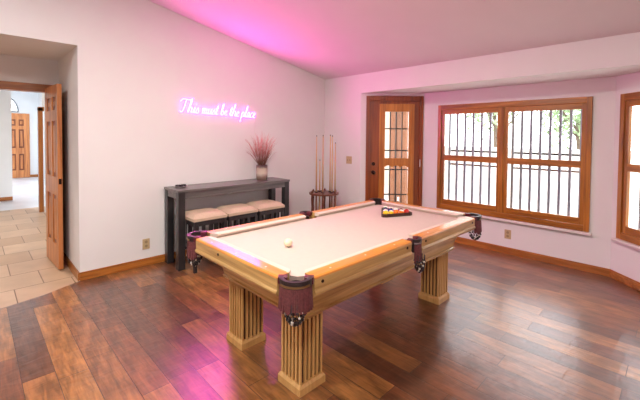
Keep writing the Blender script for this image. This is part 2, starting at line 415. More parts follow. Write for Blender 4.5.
# ------------------------------------------------------------ windows (local x along wall, y outward)
def window(name, label, m, a, x0, x1, z0, z1, splits, stile=.095, bars=.113, crossbars=True):
    root = struct_empty(name, label, 'window', m.translation, a)
    yi, yo = -.026, .045
    b = B()
    box(b, x0, x0+stile*.55, yi, yo, z0, z1); box(b, x1-stile*.55, x1, yi, yo, z0, z1)
    link('window_frame', b, M['frame_z'], root, .004)
    b = B(); box(b, x0+stile*.55, x1-stile*.55, yi, yo, z0, z0+.07); box(b, x0+stile*.55, x1-stile*.55, yi, yo, z1-.07, z1)
    link('window_frame', b, M['frame'], root, .004)
    zr0, zr1 = 1.158, 1.236
    gx = [x0+stile]+[v for s in splits for v in s]+[x1-stile]
    for i in range(0, len(gx), 2):
        ga, gb = gx[i], gx[i+1]
        la = x0+stile*.55 if i == 0 else (gx[i-1]+ga)/2; lb = x1-stile*.55 if i+2 >= len(gx) else (gb+gx[i+2])/2
        b = B(); box(b, la, ga, -.012, .024, z0+.07, z1-.07); box(b, gb, lb, -.012, .024, z0+.07, z1-.07)
        s = link('sash', b, M['frame_z'], root, .003)
        b = B(); box(b, ga, gb, -.012, .024, z0+.07, z0+.145); box(b, ga, gb, -.012, .024, z1-.135, z1-.07); box(b, ga, gb, -.014, .024, zr0, zr1)
        link('sash_rail', b, M['frame'], root, .003)
        for q0, q1 in ((z0+.145, zr0), (zr1, z1-.135)):
            b = B(); box(b, ga, gb, .006, .009, q0, q1); link('glass_pane', b, M['glass'], root)
        # security bars outside each sash
        n = max(1, int(round((gb-ga)/bars))-0)
        for k in range(n+1):
            xx = ga+.02+(gb-ga-.04)*k/n
            b = B(); box(b, xx-.014, xx+.014, .115, .135, z0+.04, z1-.03); link('security_bar', b, M['bars'], root)
        for zz, mt in ((1.295, 'iron'), (1.10, 'bars_brown')):
            b = B(); box(b, ga, gb, .136, .148, zz-.011, zz+.011); link('cross_bar', b, M[mt], root)
    # mullion cover
    for s in splits:
        b = B(); c = (s[0]+s[1])/2; box(b, c-.018, c+.018, yi, yo, z0+.07, z1-.07); link('mullion', b, M['frame_z'], root, .003)
    b = B(); box(b, x0-.02, x1+.02, -.06, -.0, z0-.032, z0-.002); link('window_sill', b, M['sill'], root, .006)
    return root
ux = P2[0]
window('window_1', 'wide oak-framed window in the middle of the bay, with grey security bars outside', mW, aW, 1.713-ux, 3.529-ux, .45, 1.955, [(2.535-ux, 2.665-ux)])
window('window_2', 'oak-framed window in the right side of the bay, cut by the photo edge', mR, aR, .085, .86, .45, 1.955, [])

# ------------------------------------------------------------ entry door
d1 = struct_empty('door_1', 'brown oak entry door with barred glass in the left side of the bay', 'door', mD.translation, aD)
b = B(); box(b, .083, .138, -.02, .06, 0, 2.11); box(b, .895, .9445, -.02, .06, 0, 2.11); box(b, .138, .895, -.02, .06, 2.035, 2.11)
link('door_frame', b, M['doordark'], d1, .004)
gx0, gx1 = .372, .728
b = B()
for x0, x1, z0, z1 in ((.13, gx0, .01, 2.04), (gx1, .9, .01, 2.04), (gx0, gx1, .01, .25), (gx0, gx1, 1.875, 2.04)): box(b, x0, x1, .008, .04, z0, z1)
link('door_leaf', b, M['doordark'], d1, .002)
b = B()
for x0, x1, z0, z1 in ((.285, gx0, .12, 1.99), (gx1, .815, .12, 1.99), (gx0, gx1, 1.875, 1.99), (gx0, gx1, .12, .27)): box(b, x0, x1, -.006, .014, z0, z1)
# cut-out middle rail with scalloped lower edge
pts = [(gx0, 1.165), (gx1, 1.165), (gx1, 1.04)]
for k in range(3):
    w = (gx1-gx0)/3; cx = gx1-w*(k+.5)
    pts += [(cx+w*.42*math.cos(t), 1.04-.03*(1-math.sin(t))+.012) for t in [PI*i/6 for i in range(7)]]
pts.append((gx0, 1.04))
prism(b, pts, 1, -.006, .018)
link('glass_surround', b, M['doorlight'], d1, .002)
for z0, z1 in ((.25, 1.04), (1.165, 1.875)):
    b = B(); box(b, gx0, gx1, .02, .023, z0, z1); link('glass_pane', b, M['glass'], d1)
for xx in (.46, .55, .64):
    b = B(); box(b, xx-.008, xx+.008, .05, .062, .2, 1.9); link('door_bar', b, M['iron'], d1)
for zz in (.60, .985, 1.28, 1.615):
    b = B(); box(b, gx0, gx1, .063, .073, zz-.009, zz+.009); link('door_bar', b, M['iron'], d1)
b = B(); tube(b, [(.2, .012, .945), (.2, -.004, .945)], .03, 16); tube(b, [(.2, -.004, .945), (.2, -.05, .945)], .011, 10); sphere(b, (.2, -.055, .945), .028, u=16, v=10); link('door_knob', b, M['bronze'], d1)
b = B(); tube(b, [(.2, .012, 1.075), (.2, -.014, 1.075)], .028, 16); tube(b, [(.2, -.014, 1.075), (.2, -.024, 1.075)], .013, 10); link('deadbolt', b, M['bronze'], d1)
b = B(); box(b, .896, .906, -.026, -.018, 1.04, 1.15); link('strike_latch', b, M['lampwhite'], d1)

# ------------------------------------------------------------ outside
b = B(); box(b, -8, 16, .8, 20, -.25, -.12); tag(link('patio', b, M['patio'], recenter=True), 'pale concrete patio seen through the bay windows', 'patio', kind='structure')
b = B(); box(b, -1.5, 14, 6.0, 6.2, -.12, 1.15); box(b, -1.5, 14, 5.95, 6.25, 1.15, 1.22); tag(link('garden_wall', b, M['garden'], recenter=True), 'low pale garden wall across the patio outside the windows', 'garden wall')
# porch posts and wall outside the door
for i, (x, y) in enumerate(((-.31, 2.5), (-1.21, 4.0), (-.03, 2.5))):
    b = B(); box(b, x-.07, x+.07, y-.07, y+.07, -.12, 2.7); box(b, x-.1, x+.1, y-.1, y+.1, -.12, .05)
    tag(link('porch_post', b, M['post'], recenter=True, bevel=.006), ['brown porch post nearest the entry door', 'brown porch post farthest left beyond the door glass', 'brown porch post at the right beyond the door glass'][i], 'post', 'porch posts')
b = B(); box(b, -5.5, .35, .95, 5.5, 2.75, 2.9); tag(link('added_porch_roof', b, M['post'], recenter=True), 'unseen porch roof added to shade the wall beyond the entry door', 'porch roof')  # roof added out of view to keep the porch wall in shade
b = B(); box(b, -6, -1.5, 5.6, 5.8, -.12, 2.6); tag(link('porch_wall', b, M['porchwall'], recenter=True), 'cream stucco porch wall behind the entry door glass', 'wall')
def tree(x, y, h, r, seed, label):
    rr = random.Random(seed); t = thing('garden_tree', label, 'tree', (x, y, -.12), 0, 'garden trees beyond the patio wall')
    b = B(); tube(b, [(0, 0, 0), (.05, .03, h*.3), (-.04, .05, h*.6)], [.11, .08, .05], 8)
    for k in range(5):
        a = k*1.3; tube(b, [(0, 0, h*(.35+.05*k)), (r*.5*math.cos(a), r*.5*math.sin(a), h*(.55+.06*k))], [.04, .015], 6)
    link('trunk', b, M['bark'], t)
    b = B()
    for k in range(1500):
        th = rr.uniform(0, 2*PI); ph = math.acos(rr.uniform(-1, 1)); q = rr.random()**.4
        q *= .75+.4*noise.noise(Vector((math.cos(th)*1.7, math.sin(th)*1.7, math.cos(ph)*2+seed)))
        p = Vector((r*q*math.sin(ph)*math.cos(th), r*q*math.sin(ph)*math.sin(th), h*.68+h*.36*q*math.cos(ph)))
        u = Vector((rr.gauss(0, 1), rr.gauss(0, 1), rr.gauss(0, 1))).normalized(); v = u.orthogonal().normalized(); s = rr.uniform(.05, .1)
        b.faces.new([b.verts.new(p+u*s), b.verts.new(p+v*s*.5), b.verts.new(p-u*s), b.verts.new(p-v*s*.5)])
    link('crown', b, M['leaves'], t)
tree(-.2, 8.2, 4.4, 1.5, 1, 'green garden tree farthest left beyond the patio wall')
tree(2.2, 7.6, 3.6, 1.3, 2, 'shorter green garden tree right of the farthest left one')
tree(4.6, 9.2, 5.0, 1.9, 3, 'tallest green garden tree beyond the patio wall')
tree(8.0, 8.5, 4.2, 1.6, 4, 'green garden tree seen through the right bay window')

# ------------------------------------------------------------ pool table (local, long axis y)
TX, TY = 2.354, -2.023
T = thing('pool_table', 'oak pool table with tan cloth, fluted legs and fringed leather pockets', 'pool table', (TX, TY, 0), 0)
hw, hl, zt = .5985, 1.126, .770
ZBED = .735
# legs
for sx in (-1, 1):
    for sy in (-1, 1):
        cx, cy = sx*.3065, sy*.8155; q = .088; b = B()
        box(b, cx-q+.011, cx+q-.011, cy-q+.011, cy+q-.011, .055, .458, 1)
        n = 6; sw = .016; gp = (2*q-n*sw)/(n-1)
        for k in range(n):
            s0 = -q+k*(sw+gp)
            for e in (-1, 1):
                a0, a1 = sorted((e*q, e*(q-.0115)))
                box(b, cx+s0, cx+s0+sw, cy+a0, cy+a1, .055, .458)
                if 0 < k < n-1: box(b, cx+a0, cx+a1, cy+s0, cy+s0+sw, .055, .458)
        box(b, cx-q, cx+q, cy-q, cy+q, .425, .4575)
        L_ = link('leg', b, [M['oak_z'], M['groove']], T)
        b = B(); v = box(b, cx-q-.014, cx+q+.014, cy-q-.014, cy+q+.014, .0, .042)
        v = box(b, cx-q-.014, cx+q+.014, cy-q-.014, cy+q+.014, .042, .058)
        for w in v[4:]: w.co.x = cx+(w.co.x-cx)*.9; w.co.y = cy+(w.co.y-cy)*.9
        link('leg_base', b, M['oak_z'], L_)
# apron
def ring(z, a, c): return [(-a, -c, z), (a, -c, z), (a, c, z), (-a, c, z)]
prof = [(.458, .432, .93), (.474, .437, .935), (.480, .428, .926), (.52, .435, .934), (.58, .455, .955), (.63, .485, .99), (.655, .515, 1.03), (.66, .53, 1.045)]
b = B(); rings = [[b.verts.new(p) for p in ring(z, a, c)] for z, a, c in prof]
for r0, r1 in zip(rings, rings[1:]):
    for k in range(4): f = b.faces.new((r0[k], r0[(k+1) % 4], r1[(k+1) % 4], r1[k])); f.material_index = 0 if k % 2 == 0 else 1
b.faces.new(rings[0][::-1]); b.faces.new(rings[-1])
link('apron', b, [M['oak_x'], M['oak_y']], T)
# bed with cut corners and side notches
nx, ny = hw-.135, hl-.135; c = .075
# slate and cloth
pts = []
def corner(sx, sy):
    return [(sx*(nx+.03), sy*(ny-.055)), (sx*(nx-.055), sy*(ny+.03))]
pts = [(nx+.03, -(ny-.055)), (nx+.03, -.06), (nx+.005, -.05), (nx+.005, .05), (nx+.03, .06), (nx+.03, ny-.055), (nx+.0, ny-.0), (nx-.055, ny+.03),
       (-(nx-.055), ny+.03), (-nx, ny), (-(nx+.03), ny-.055), (-(nx+.03), .06), (-(nx+.005), .05), (-(nx+.005), -.05), (-(nx+.03), -.06), (-(nx+.03), -(ny-.055)), (-nx, -ny), (-(nx-.055), -(ny+.03)),
       (nx-.055, -(ny+.03)), (nx, -ny)]
b = B(); prism(b, pts, 2, .662, ZBED); link('cloth_bed', b, M['cloth'], T)
# rails: profile in (o, z); o from the outer edge inwards
RP = [(.078, zt), (.012, zt), (.003, zt-.005), (0, zt-.013), (.002, .700), (-.004, .693), (-.007, .685), (-.004, .674), (.004, .668), (.012, .6605), (.078, .6605)]
CP = [(.078, zt-.001), (.100, zt), (.120, zt-.004), (.126, zt-.010), (.112, ZBED+.003), (.078, ZBED+.003)]
def rail(kind, s, a, e0, e1):
    """kind 'end' runs along x at y=s*hl ; 'side' runs along y at x=s*hw; miter of the cushion ends e0,e1"""
    def mk(b, prof, cut, matf):
        rows = []
        for t, sg, e in ((a[0], 1, e0), (a[1], -1, e1)):
            row = []
            for o, z in prof:
                tt = t+sg*(max(0, o-.078)*e if cut else 0)
                row.append(b.verts.new((tt, s*(hl-o), z) if kind == 'end' else (s*(hw-o), tt, z)))
            rows.append(row)
        n = len(prof)
        for k in range(n):
            f = b.faces.new((rows[0][k], rows[0][(k+1) % n], rows[1][(k+1) % n], rows[1][k])); f.material_index = matf(k)
        b.faces.new(rows[0][::-1]); b.faces.new(rows[1])
    b = B(); mk(b, RP, False, lambda k: 1 if k in (0, 1, 2) else 0)
    ax = 'x' if kind == 'end' else 'y'
    r = link('rail', b, [M['oak_'+ax], M['railtop_'+ax]], T)
    b = B(); mk(b, CP, True, lambda k: 0); link('cushion', b, M['cushion'], r)
    n = 3
    for k in range(n):
        b = B(); t = a[0]+(a[1]-a[0])*(k+.5)/n
        if kind == 'end': box(b, t-.005, t+.005, s*(hl-.04)-.005, s*(hl-.04)+.005, zt-.001, zt+.0008)
        else: box(b, s*(hw-.04)-.005, s*(hw-.04)+.005, t-.005, t+.005, zt-.001, zt+.0008)
        link('sight', b, M['bead'], r)
    n = 2 if kind == 'side' else 1
    for k in range(n):
        b = B(); t = a[0]+(a[1]-a[0])*((k+.5)/n if n == 1 else (.06 if k == 0 else .94))
        if n == 1: t = a[0]+(a[1]-a[0])*.34
        p0 = (t, s*(hl-.004), .735) if kind == 'end' else (s*(hw-.004), t, .735)
        p1 = (t, s*(hl+.003), .735) if kind == 'end' else (s*(hw+.003), t, .735)
        tube(b, [p0, p1], .009, 12)
        link('bolt_cover', b, M['bronze'], r)
g = .137
for s in (-1, 1):
    rail('end', s, (-(hw-g), hw-g), .9, .9)
    rail('side', s, (-(hl-g), -.068), .9, .35)
    rail('side', s, (.068, hl-g), .35, .9)
# pockets
def pocket(cx, cy, ang, r, half, kind):
    """arc of leather centred cx,cy facing ang"""
    n = 18; root = None
    def band(bm, r0, r1, z0, z1, mat=0, hf=half):
        ro = arcpts(cx, cy, r1, ang-hf, ang+hf, n); ri = arcpts(cx, cy, r0, ang-hf, ang+hf, n)
        A = [[bm.verts.new((p[0], p[1], z)) for p in q] for q, z in ((ro, z0), (ro, z1), (ri, z1), (ri, z0))]
        for i in range(n):
            for k in range(4): f = bm.faces.new((A[k][i], A[k][i+1], A[(k+1) % 4][i+1], A[(k+1) % 4][i])); f.material_index = mat; f.smooth = False
        for i in (0, n):
            f = bm.faces.new([A[k][i] for k in range(4)]); f.material_index = mat
    b = B(); band(b, r-.022, r, zt-.034, zt+.004); band(b, r-.018, r+.003, zt-.008, zt+.008, 1, half*.92)
    band(b, r, r+.004, zt-.024, zt-.014, 2, half*.6)
    # basket lining of the pocket
    m0 = [(r-.024, ZBED-.002), (r-.028, .69), (r-.035, .675)]
    seg = 20
    rg = [[b.verts.new((cx+q*math.cos(2*PI*k/seg), cy+q*math.sin(2*PI*k/seg), z)) for k in range(seg)] for q, z in m0]
    for q0, q1 in zip(rg, rg[1:]):
        for k in range(seg): f = b.faces.new((q0[k], q0[(k+1) % seg], q1[(k+1) % seg], q1[k])); f.material_index = 0
    f = b.faces.new(rg[-1]); f.material_index = 0
    root = link('pocket', b, [M['leather'], M['leather'], M['silver' if kind == 'side' else 'brass']], T)
    # leather ears on the rail ends
    for e in (-1, 1):
        b = B(); a = ang+e*half; px, py = cx+(r-.012)*math.cos(a), cy+(r-.012)*math.sin(a)
        m = Matrix.Translation((px, py, 0)) @ Matrix.Rotation(a-e*.2, 4, 'Z')
        box(b, -.026, .022, -.02, .02, zt-.03, zt+.006, mtx=m)
        link('leather_ear', b, M['burg'], root, .004)
    # fringe
    b = B(); rr = random.Random(int(cx*100+cy*10)); m_ = 30 if kind == 'corner' else 14; ln = .116 if kind == 'corner' else .12
    for k in range(m_):
        hf = half*(.95 if kind == 'corner' else .52); a = ang-hf+2*hf*k/(m_-1); w = .0042
        m = Matrix.Translation((cx+(r-.004)*math.cos(a), cy+(r-.004)*math.sin(a), 0)) @ Matrix.Rotation(a, 4, 'Z')
        l = ln*rr.uniform(.88, 1.06); k2 = rr.uniform(-.003, .004)
        vs = box(b, -.003, .0045, -w, w, zt-.034-l, zt-.03, mtx=m)
        for v in vs[:4]: v.co += Vector((math.cos(a), math.sin(a), 0))*(k2+.004)
    link('fringe', b, M['fringe'], root)
    # net with beads
    b = B(); rn = r*.62
    ncx, ncy = cx+math.cos(ang)*.034, cy+math.sin(ang)*.034
    if kind == 'side': ncx, ncy = cx+math.cos(ang)*.055, cy+math.sin(ang)*.055
    if kind == 'side': rn = .035
    for j, (q, z) in enumerate(((1, .625), (.95, .600), (.8, .577), (.55, .560), (.2, .548))):
        for k in range(12):
            a = 2*PI*(k+.5*(j % 2))/12
            sphere(b, (ncx+rn*q*math.cos(a), ncy+rn*q*math.sin(a), z), .0078, 1 if (j+k) % 4 == 0 else 0, 6, 4)
    for k in range(12):
        a = 2*PI*k/12
        tube(b, [(ncx+rn*q*math.cos(a+t), ncy+rn*q*math.sin(a+t), z) for q, z, t in ((1, .668, 0), (1, .625, 0), (.95, .600, .26), (.8, .577, 0), (.55, .560, .26), (.1, .546, 0))], .0025, 5)
    link('net', b, [M['leather'], M['bead']], root)
for sx in (-1, 1):
    for sy in (-1, 1):
        pocket(sx*(hw-.062), sy*(hl-.062), math.atan2(sy, sx), .082, math.radians(98), 'corner')
    pocket(sx*(hw-.032), 0, 0 if sx > 0 else PI, .058, math.radians(84), 'side')

# ------------------------------------------------------------ balls
RB = .0286
def ball(name, label, mat, x, y, group=None):
    b = B(); sphere(b, (0, 0, 0), RB, u=24, v=16)
    o = link(name, b, mat); o.location = (x, y, ZBED+RB+.0005)
    tag(o, label, 'ball', group); o.rotation_euler = (rnd.uniform(-.35, .2), rnd.uniform(-.25, .25), .62+rnd.uniform(-.3, .3)); return o
ball('cue_ball', 'ivory cue ball alone on the tan cloth', plain('ivory_ball', lin(240, 226, 190), .1, var=.01, coat=.5), 2.384, -2.725)
A0 = Vector((2.300, -1.545)); dAB = Vector((math.cos(math.radians(66)), math.sin(math.radians(66)))); dAC = Vector((math.cos(math.radians(126)), math.sin(math.radians(126))))
side = .345
nr = {'yellow': lin(232, 190, 30), 'blue': lin(30, 50, 140), 'red': lin(190, 40, 30), 'purple': lin(80, 36, 110), 'orange': lin(226, 112, 30), 'green': lin(24, 100, 60), 'maroon': lin(120, 30, 30), 'black': lin(16, 16, 18)}
rows = [['yellow', 'yellow*', 'orange', 'orange*', 'red'], ['green*', 'blue', 'red*', 'maroon'], ['purple', 'black', 'blue*'], ['green', 'maroon*'], ['purple*']]
inset = (side-4*2*RB*1.005)/2
org = A0+(dAB+dAC).normalized()*((RB+.0125)/math.sin(math.radians(30)))
for i, row in enumerate(rows):
    for j, cn in enumerate(row):
        p = org+dAB*(2*RB*1.004*j)+dAC*(2*RB*1.004*i)
        base = cn.strip('*'); st = cn.endswith('*')
        sol = 'striped' if st else 'solid'
        ball('billiard_ball', '%s %s billiard ball racked in the dark triangle' % (('white and '+base) if st else base, sol), ball_mat('ball_%s_%s' % (base, sol), nr[base], st), p.x, p.y, 'billiard balls in the triangle rack')
# triangle rack
tr = thing('triangle_rack', 'dark wooden triangle rack around the balls on the pool table', 'ball rack', (A0.x, A0.y, ZBED+.0005))
ctr = (A0+(A0+dAB*side)+(A0+dAC*side))/3
need = 2*RB*1.004*4; pad = RB+.003
def tri(padv):
    c0 = org; V = [org, org+dAB*need, org+dAC*need]; cc = (V[0]+V[1]+V[2])/3; out = []
    for v in V: out.append(cc+(v-cc)*(1+padv/((V[0]-cc).length*.5)))
    return [(v-A0) for v in out]
b = B(); o_, i_ = tri(pad+.009), tri(pad)
def rounded(T3, d):
    out = []
    for k in range(3):
        v, p, n = T3[k], T3[k-1], T3[(k+1) % 3]
        a, c_ = v+(p-v).normalized()*d, v+(n-v).normalized()*d
        out += [a, a*.5+c_*.5+(v-(a+c_)*.5)*.38, c_]
    return out
o_, i_ = rounded(o_, .052), rounded(i_, .036)
for k in range(9):
    k2 = (k+1) % 9
    vo = [o_[k], o_[k2], i_[k2], i_[k]]
    prism(b, [(v.x, v.y) for v in vo], 2, 0, .030)
bmesh.ops.remove_doubles(b, verts=b.verts, dist=.00005)
link('rack_frame', b, M['triangle'], tr)

# ------------------------------------------------------------ console table
CX0, CX1, CY0, CY1, CZ = .032, .432, -2.665, -1.10, .885
c = thing('console_table', 'long charcoal wooden console table against the left wall', 'table', ((CX0+CX1)/2, (CY0+CY1)/2, 0))
w, l = (CX1-CX0)/2, (CY1-CY0)/2
b = B(); box(b, -w, w, -l, l, CZ-.028, CZ); link('tabletop', b, M['greywood'], c, .004)
b = B(); k = .012
box(b, w-k-.022, w-k, -l+k, l-k, CZ-.10, CZ-.028); box(b, -w+k, -w+k+.022, -l+k, l-k, CZ-.10, CZ-.028)
box(b, -w+k, w-k, -l+k, -l+k+.022, CZ-.10, CZ-.028); box(b, -w+k, w-k, l-k-.022, l-k, CZ-.10, CZ-.028)
link('apron', b, M['greywood'], c, .002)
for sx in (-1, 1):
    for sy in (-1, 1):
        b = B(); a0, a1 = sorted((sx*(w-.008), sx*(w-.083))); c0, c1 = sorted((sy*(l-.008), sy*(l-.083)))
        box(b, a0, a1, c0, c1, 0, CZ-.028); link('leg', b, M['black'], c, .003)
# ------------------------------------------------------------ stools
def make_stool():
    s = thing('counter_stool', '', 'stool', (0, 0, 0))
    sw, sd = .192, .175; ZS = .05
    b = B(); nxs, nys = 10, 10; top = []
    def sup(u, v):   # cushion crown
        e = (1-abs(u)**4)*(1-abs(v)**4); return .022+.05*max(0, e)**.4
    gr = [[b.verts.new((sd*(2*i/nxs-1)*1.03, sw*(2*j/nys-1)*1.03, .562+sup(2*i/nxs-1, 2*j/nys-1))) for j in range(nys+1)] for i in range(nxs+1)]
    for i in range(nxs):
        for j in range(nys):
            f = b.faces.new((gr[i][j], gr[i+1][j], gr[i+1][j+1], gr[i][j+1])); f.smooth = True
    v = box(b, -sd*1.03, sd*1.03, -sw*1.03, sw*1.03, .555, .584)
    link('seat_cushion', b, M['seat'], s)
    b = B()
    for e in (-1, 1):
        a0, a1 = sorted((e*(sd-.004), e*(sd-.026))); box(b, a0, a1, -sw+.03, sw-.03, .50, .555)
        a0, a1 = sorted((e*(sw-.004), e*(sw-.026))); box(b, -sd+.03, sd-.03, a0, a1, .50, .555)
    box(b, -sd+.004, sd-.004, -sw+.004, sw-.004, .545, .555)
    link('seat_frame', b, M['black'], s)
    for sx in (-1, 1):
        for sy in (-1, 1):
            b = B(); a0, a1 = sorted((sx*sd, sx*(sd-.034))); c0, c1 = sorted((sy*sw, sy*(sw-.034))); box(b, a0, a1, c0, c1, 0, .555); link('leg', b, M['black'], s, .002)
    for e in (-1, 1):
        b = B(); a0, a1 = sorted((e*(sd-.008), e*(sd-.026))); box(b, a0, a1, -sw+.034, sw-.034, .18, .215); link('stretcher', b, M['black'], s)
        b = B(); a0, a1 = sorted((e*(sw-.008), e*(sw-.026))); box(b, -sd+.034, sd-.034, a0, a1, .24, .275); link('stretcher', b, M['black'], s)
        for k in (-1, 0, 1):
            b = B(); a0, a1 = sorted((e*(sd-.011), e*(sd-.021))); box(b, a0, a1, k*.082-.017, k*.082+.017, .215, .50); link('slat', b, M['black'], s)
            b = B(); a0, a1 = sorted((e*(sw-.011), e*(sw-.021))); box(b, k*.07-.015, k*.07+.015, a0, a1, .275, .50); link('slat', b, M['black'], s)
    return s
st0 = make_stool()
for i, (x, y, lb) in enumerate(((.43, -2.37, 'beige cushioned black stool nearest the tiled hall, at the console table'),
                                (.43, -1.95, 'beige cushioned black stool in the middle of the three at the console table'),
                                (.43, -1.53, 'beige cushioned black stool below the vase, nearest the cue rack'))):
    o = st0 if i == 0 else copy_tree(st0)
    o.location = (x, y, 0); o['label'] = lb; o['group'] = 'stools at the console table'

# ------------------------------------------------------------ vase and grass, dish
VX, VY = .20, -1.41
b = B(); lathe(b, [(.001, 0), (.068, 0), (.073, .006), (.078, .07), (.078, .16), (.075, .205), (.069, .205), (.068, .02), (.001, .02)], seg=28)
def vase_mat():
    m, nt, bs = new_mat('banded_stoneware'); N = nt.nodes; L = nt.links
    tc = N.new('ShaderNodeTexCoord'); sp = N.new('ShaderNodeSeparateXYZ'); L.new(tc.outputs['Object'], sp.inputs[0])
    n = N.new('ShaderNodeTexNoise'); n.inputs['Scale'].default_value = 30; L.new(tc.outputs['Object'], n.inputs['Vector'])
    ma = N.new('ShaderNodeMath'); ma.operation = 'MULTIPLY_ADD'; L.new(n.outputs['Fac'], ma.inputs[0]); ma.inputs[1].default_value = .03; L.new(sp.outputs['Z'], ma.inputs[2])
    r = N.new('ShaderNodeValToRGB'); e = r.color_ramp.elements; mr = N.new('ShaderNodeMapRange'); mr.inputs['From Max'].default_value = .24
    L.new(ma.outputs[0], mr.inputs['Value']); L.new(mr.outputs[0], r.inputs['Fac'])
    e[0].position = .12; e[0].color = lin(120, 92, 78); e[1].position = .95; e[1].color = lin(64, 44, 42)
    for p, cc in ((.25, lin(150, 126, 112)), (.45, lin(206, 188, 172)), (.7, lin(190, 168, 150)), (.8, lin(104, 82, 74))):
        x = e.new(p); x.color = cc
    L.new(r.outputs['Color'], bs.inputs['Base Color']); bs.inputs['Roughness'].default_value = .3
    return m
v = link('vase', b, vase_mat()); v.location = (VX, VY, CZ); tag(v, 'banded grey and beige vase on the console table holding dried grass', 'vase')
b = B(); rr = random.Random(3)
for k in range(190):
    a = rr.uniform(0, 2*PI); sp_ = rr.random()**.8*.24; hh = rr.uniform(.2, .50)*(1-.25*sp_/.22)
    x1, y1 = math.cos(a)*sp_*.8, math.sin(a)*sp_
    q0 = Vector((math.cos(a)*.02*rr.random(), math.sin(a)*.025, .0)); z0 = .03
    pts = [(q0.x, q0.y, z0), (q0.x+x1*.12, q0.y+y1*.12, .19), (q0.x+x1*.45, q0.y+y1*.45, .19+hh*.5), (x1*.8, y1*.8, .19+hh*.85), (x1*1.05, y1*1.05, .19+hh)]
    pk = rr.random() < .75
    tube(b, [(p[0], p[1], p[2]) for p in pts], [.0014, .0014, .0013, .0015 if pk else .0011, .0006], 4, mat=0 if pk else 1)
def grass(n, c0, c1):
    m, nt, bs = new_mat(n); N = nt.nodes; L = nt.links
    tc = N.new('ShaderNodeTexCoord'); sp = N.new('ShaderNodeSeparateXYZ'); L.new(tc.outputs['Object'], sp.inputs[0])
    mr = N.new('ShaderNodeMapRange'); mr.inputs['From Min'].default_value = .2; mr.inputs['From Max'].default_value = .42; L.new(sp.outputs['Z'], mr.inputs['Value'])
    mx = N.new('ShaderNodeMix'); mx.data_type = 'RGBA'; L.new(mr.outputs[0], mx.inputs[0]); mx.inputs[6].default_value = c0; mx.inputs[7].default_value = c1
    L.new(mx.outputs[2], bs.inputs['Base Color']); bs.inputs['Roughness'].default_value = .8; return m
g_ = link('dried_grass', b, [grass('pink_plumes', lin(110, 70, 56), lin(214, 128, 126)), grass('olive_stems', lin(96, 80, 56), lin(150, 112, 92))]); g_.location = (VX, VY, CZ+.02)
tag(g_, 'spray of thin pink and olive dried grass standing in the vase', 'dried grass', kind='stuff')
d = thing('small_dish', 'small dark shallow dish on the hall end of the console table', 'dish', (.2, -2.54, CZ))
b = B(); lathe(b, [(.001, 0), (.05, 0), (.075, .012), (.078, .016), (.072, .016), (.05, .007), (.001, .006)], seg=24); link('dish_body', b, plain('pale_dish_glaze', lin(190, 180, 176), .25), d)
b = B(); lathe(b, [(.001, .0065), (.028, .0065), (.034, .02), (.03, .03), (.001, .026)], cx=-.018, cy=-.02, seg=16); lathe(b, [(.001, .0065), (.03, .0065), (.034, .018), (.026, .034), (.001, .03)], cx=.008, cy=.032, seg=16); link('dish_contents', b, M['mug'], d)

# ------------------------------------------------------------ cue rack with cues
RX, RY = .50, -.50; R_ = (.698, .716); F_ = (-.716, .698)
def rk(u, v): return (u*R_[0]+v*F_[0], u*R_[1]+v*F_[1])
r = thing('cue_rack', 'dark wooden floor cue rack standing in the corner', 'cue rack', (RX, RY, 0))
b = B(); lathe(b, [(.001, 0), (.225, 0), (.228, .02), (.215, .045), (.001, .045)], seg=32); link('base', b, M['rack'], r)
cup = [(-.115, -.02), (-.065, .07), (-.02, -.05), (.09, .04), (.118, -.045), (.165, .02)]
b = B(); lay = []
for z in (.628, .652):
    ed = []; rs = []
    for (hx, hy), rad, sg in [((0, 0), .222, 32)]+[(rk(u, v), .0175, 12) for u, v in cup]:
        vv = [b.verts.new((hx+rad*math.cos(2*PI*k/sg), hy+rad*math.sin(2*PI*k/sg), z)) for k in range(sg)]
        ed += [b.edges.new((vv[k], vv[(k+1) % sg])) for k in range(sg)]; rs.append(vv)
    bmesh.ops.triangle_fill(b, use_beauty=True, use_dissolve=False, edges=ed); lay.append(rs)
for va, vb in zip(*lay):
    n = len(va)
    for k in range(n): b.faces.new((va[k], va[(k+1) % n], vb[(k+1) % n], vb[k]))
link('top_tray', b, M['rack'], r)
for k in range(6):
    a = k*PI/3+.2; b = B(); x, y = .195*math.cos(a), .195*math.sin(a)
    lathe(b, [(.001, .045), (.012, .045), (.016, .12), (.010, .2), (.015, .33), (.010, .46), (.016, .56), (.012, .628), (.001, .628)], cx=x, cy=y, seg=10)
    lathe(b, [(.001, .652), (.014, .652), (.016, .668), (.006, .685), (.001, .69)], cx=x, cy=y, seg=10)
    link('post', b, M['rack'], r)
for u, v in cup:
    b = B(); x, y = rk(u, v); lathe(b, [(.0175, .652), (.024, .652), (.026, .666), (.0175, .668), (.0175, .652)], cx=x, cy=y, seg=14, cap=False); link('cue_holder', b, M['leather'], r)
tops = [1.505, 1.14, 1.51, 1.515, 1.505, 1.40]
clab = ['pool cue farthest left in the floor rack', 'short pool cue, lowest of those in the floor rack', 'pool cue third from left in the floor rack', 'pool cue fourth from left in the floor rack', 'pool cue beside the rightmost one in the floor rack', 'slightly shorter pool cue farthest right in the floor rack']
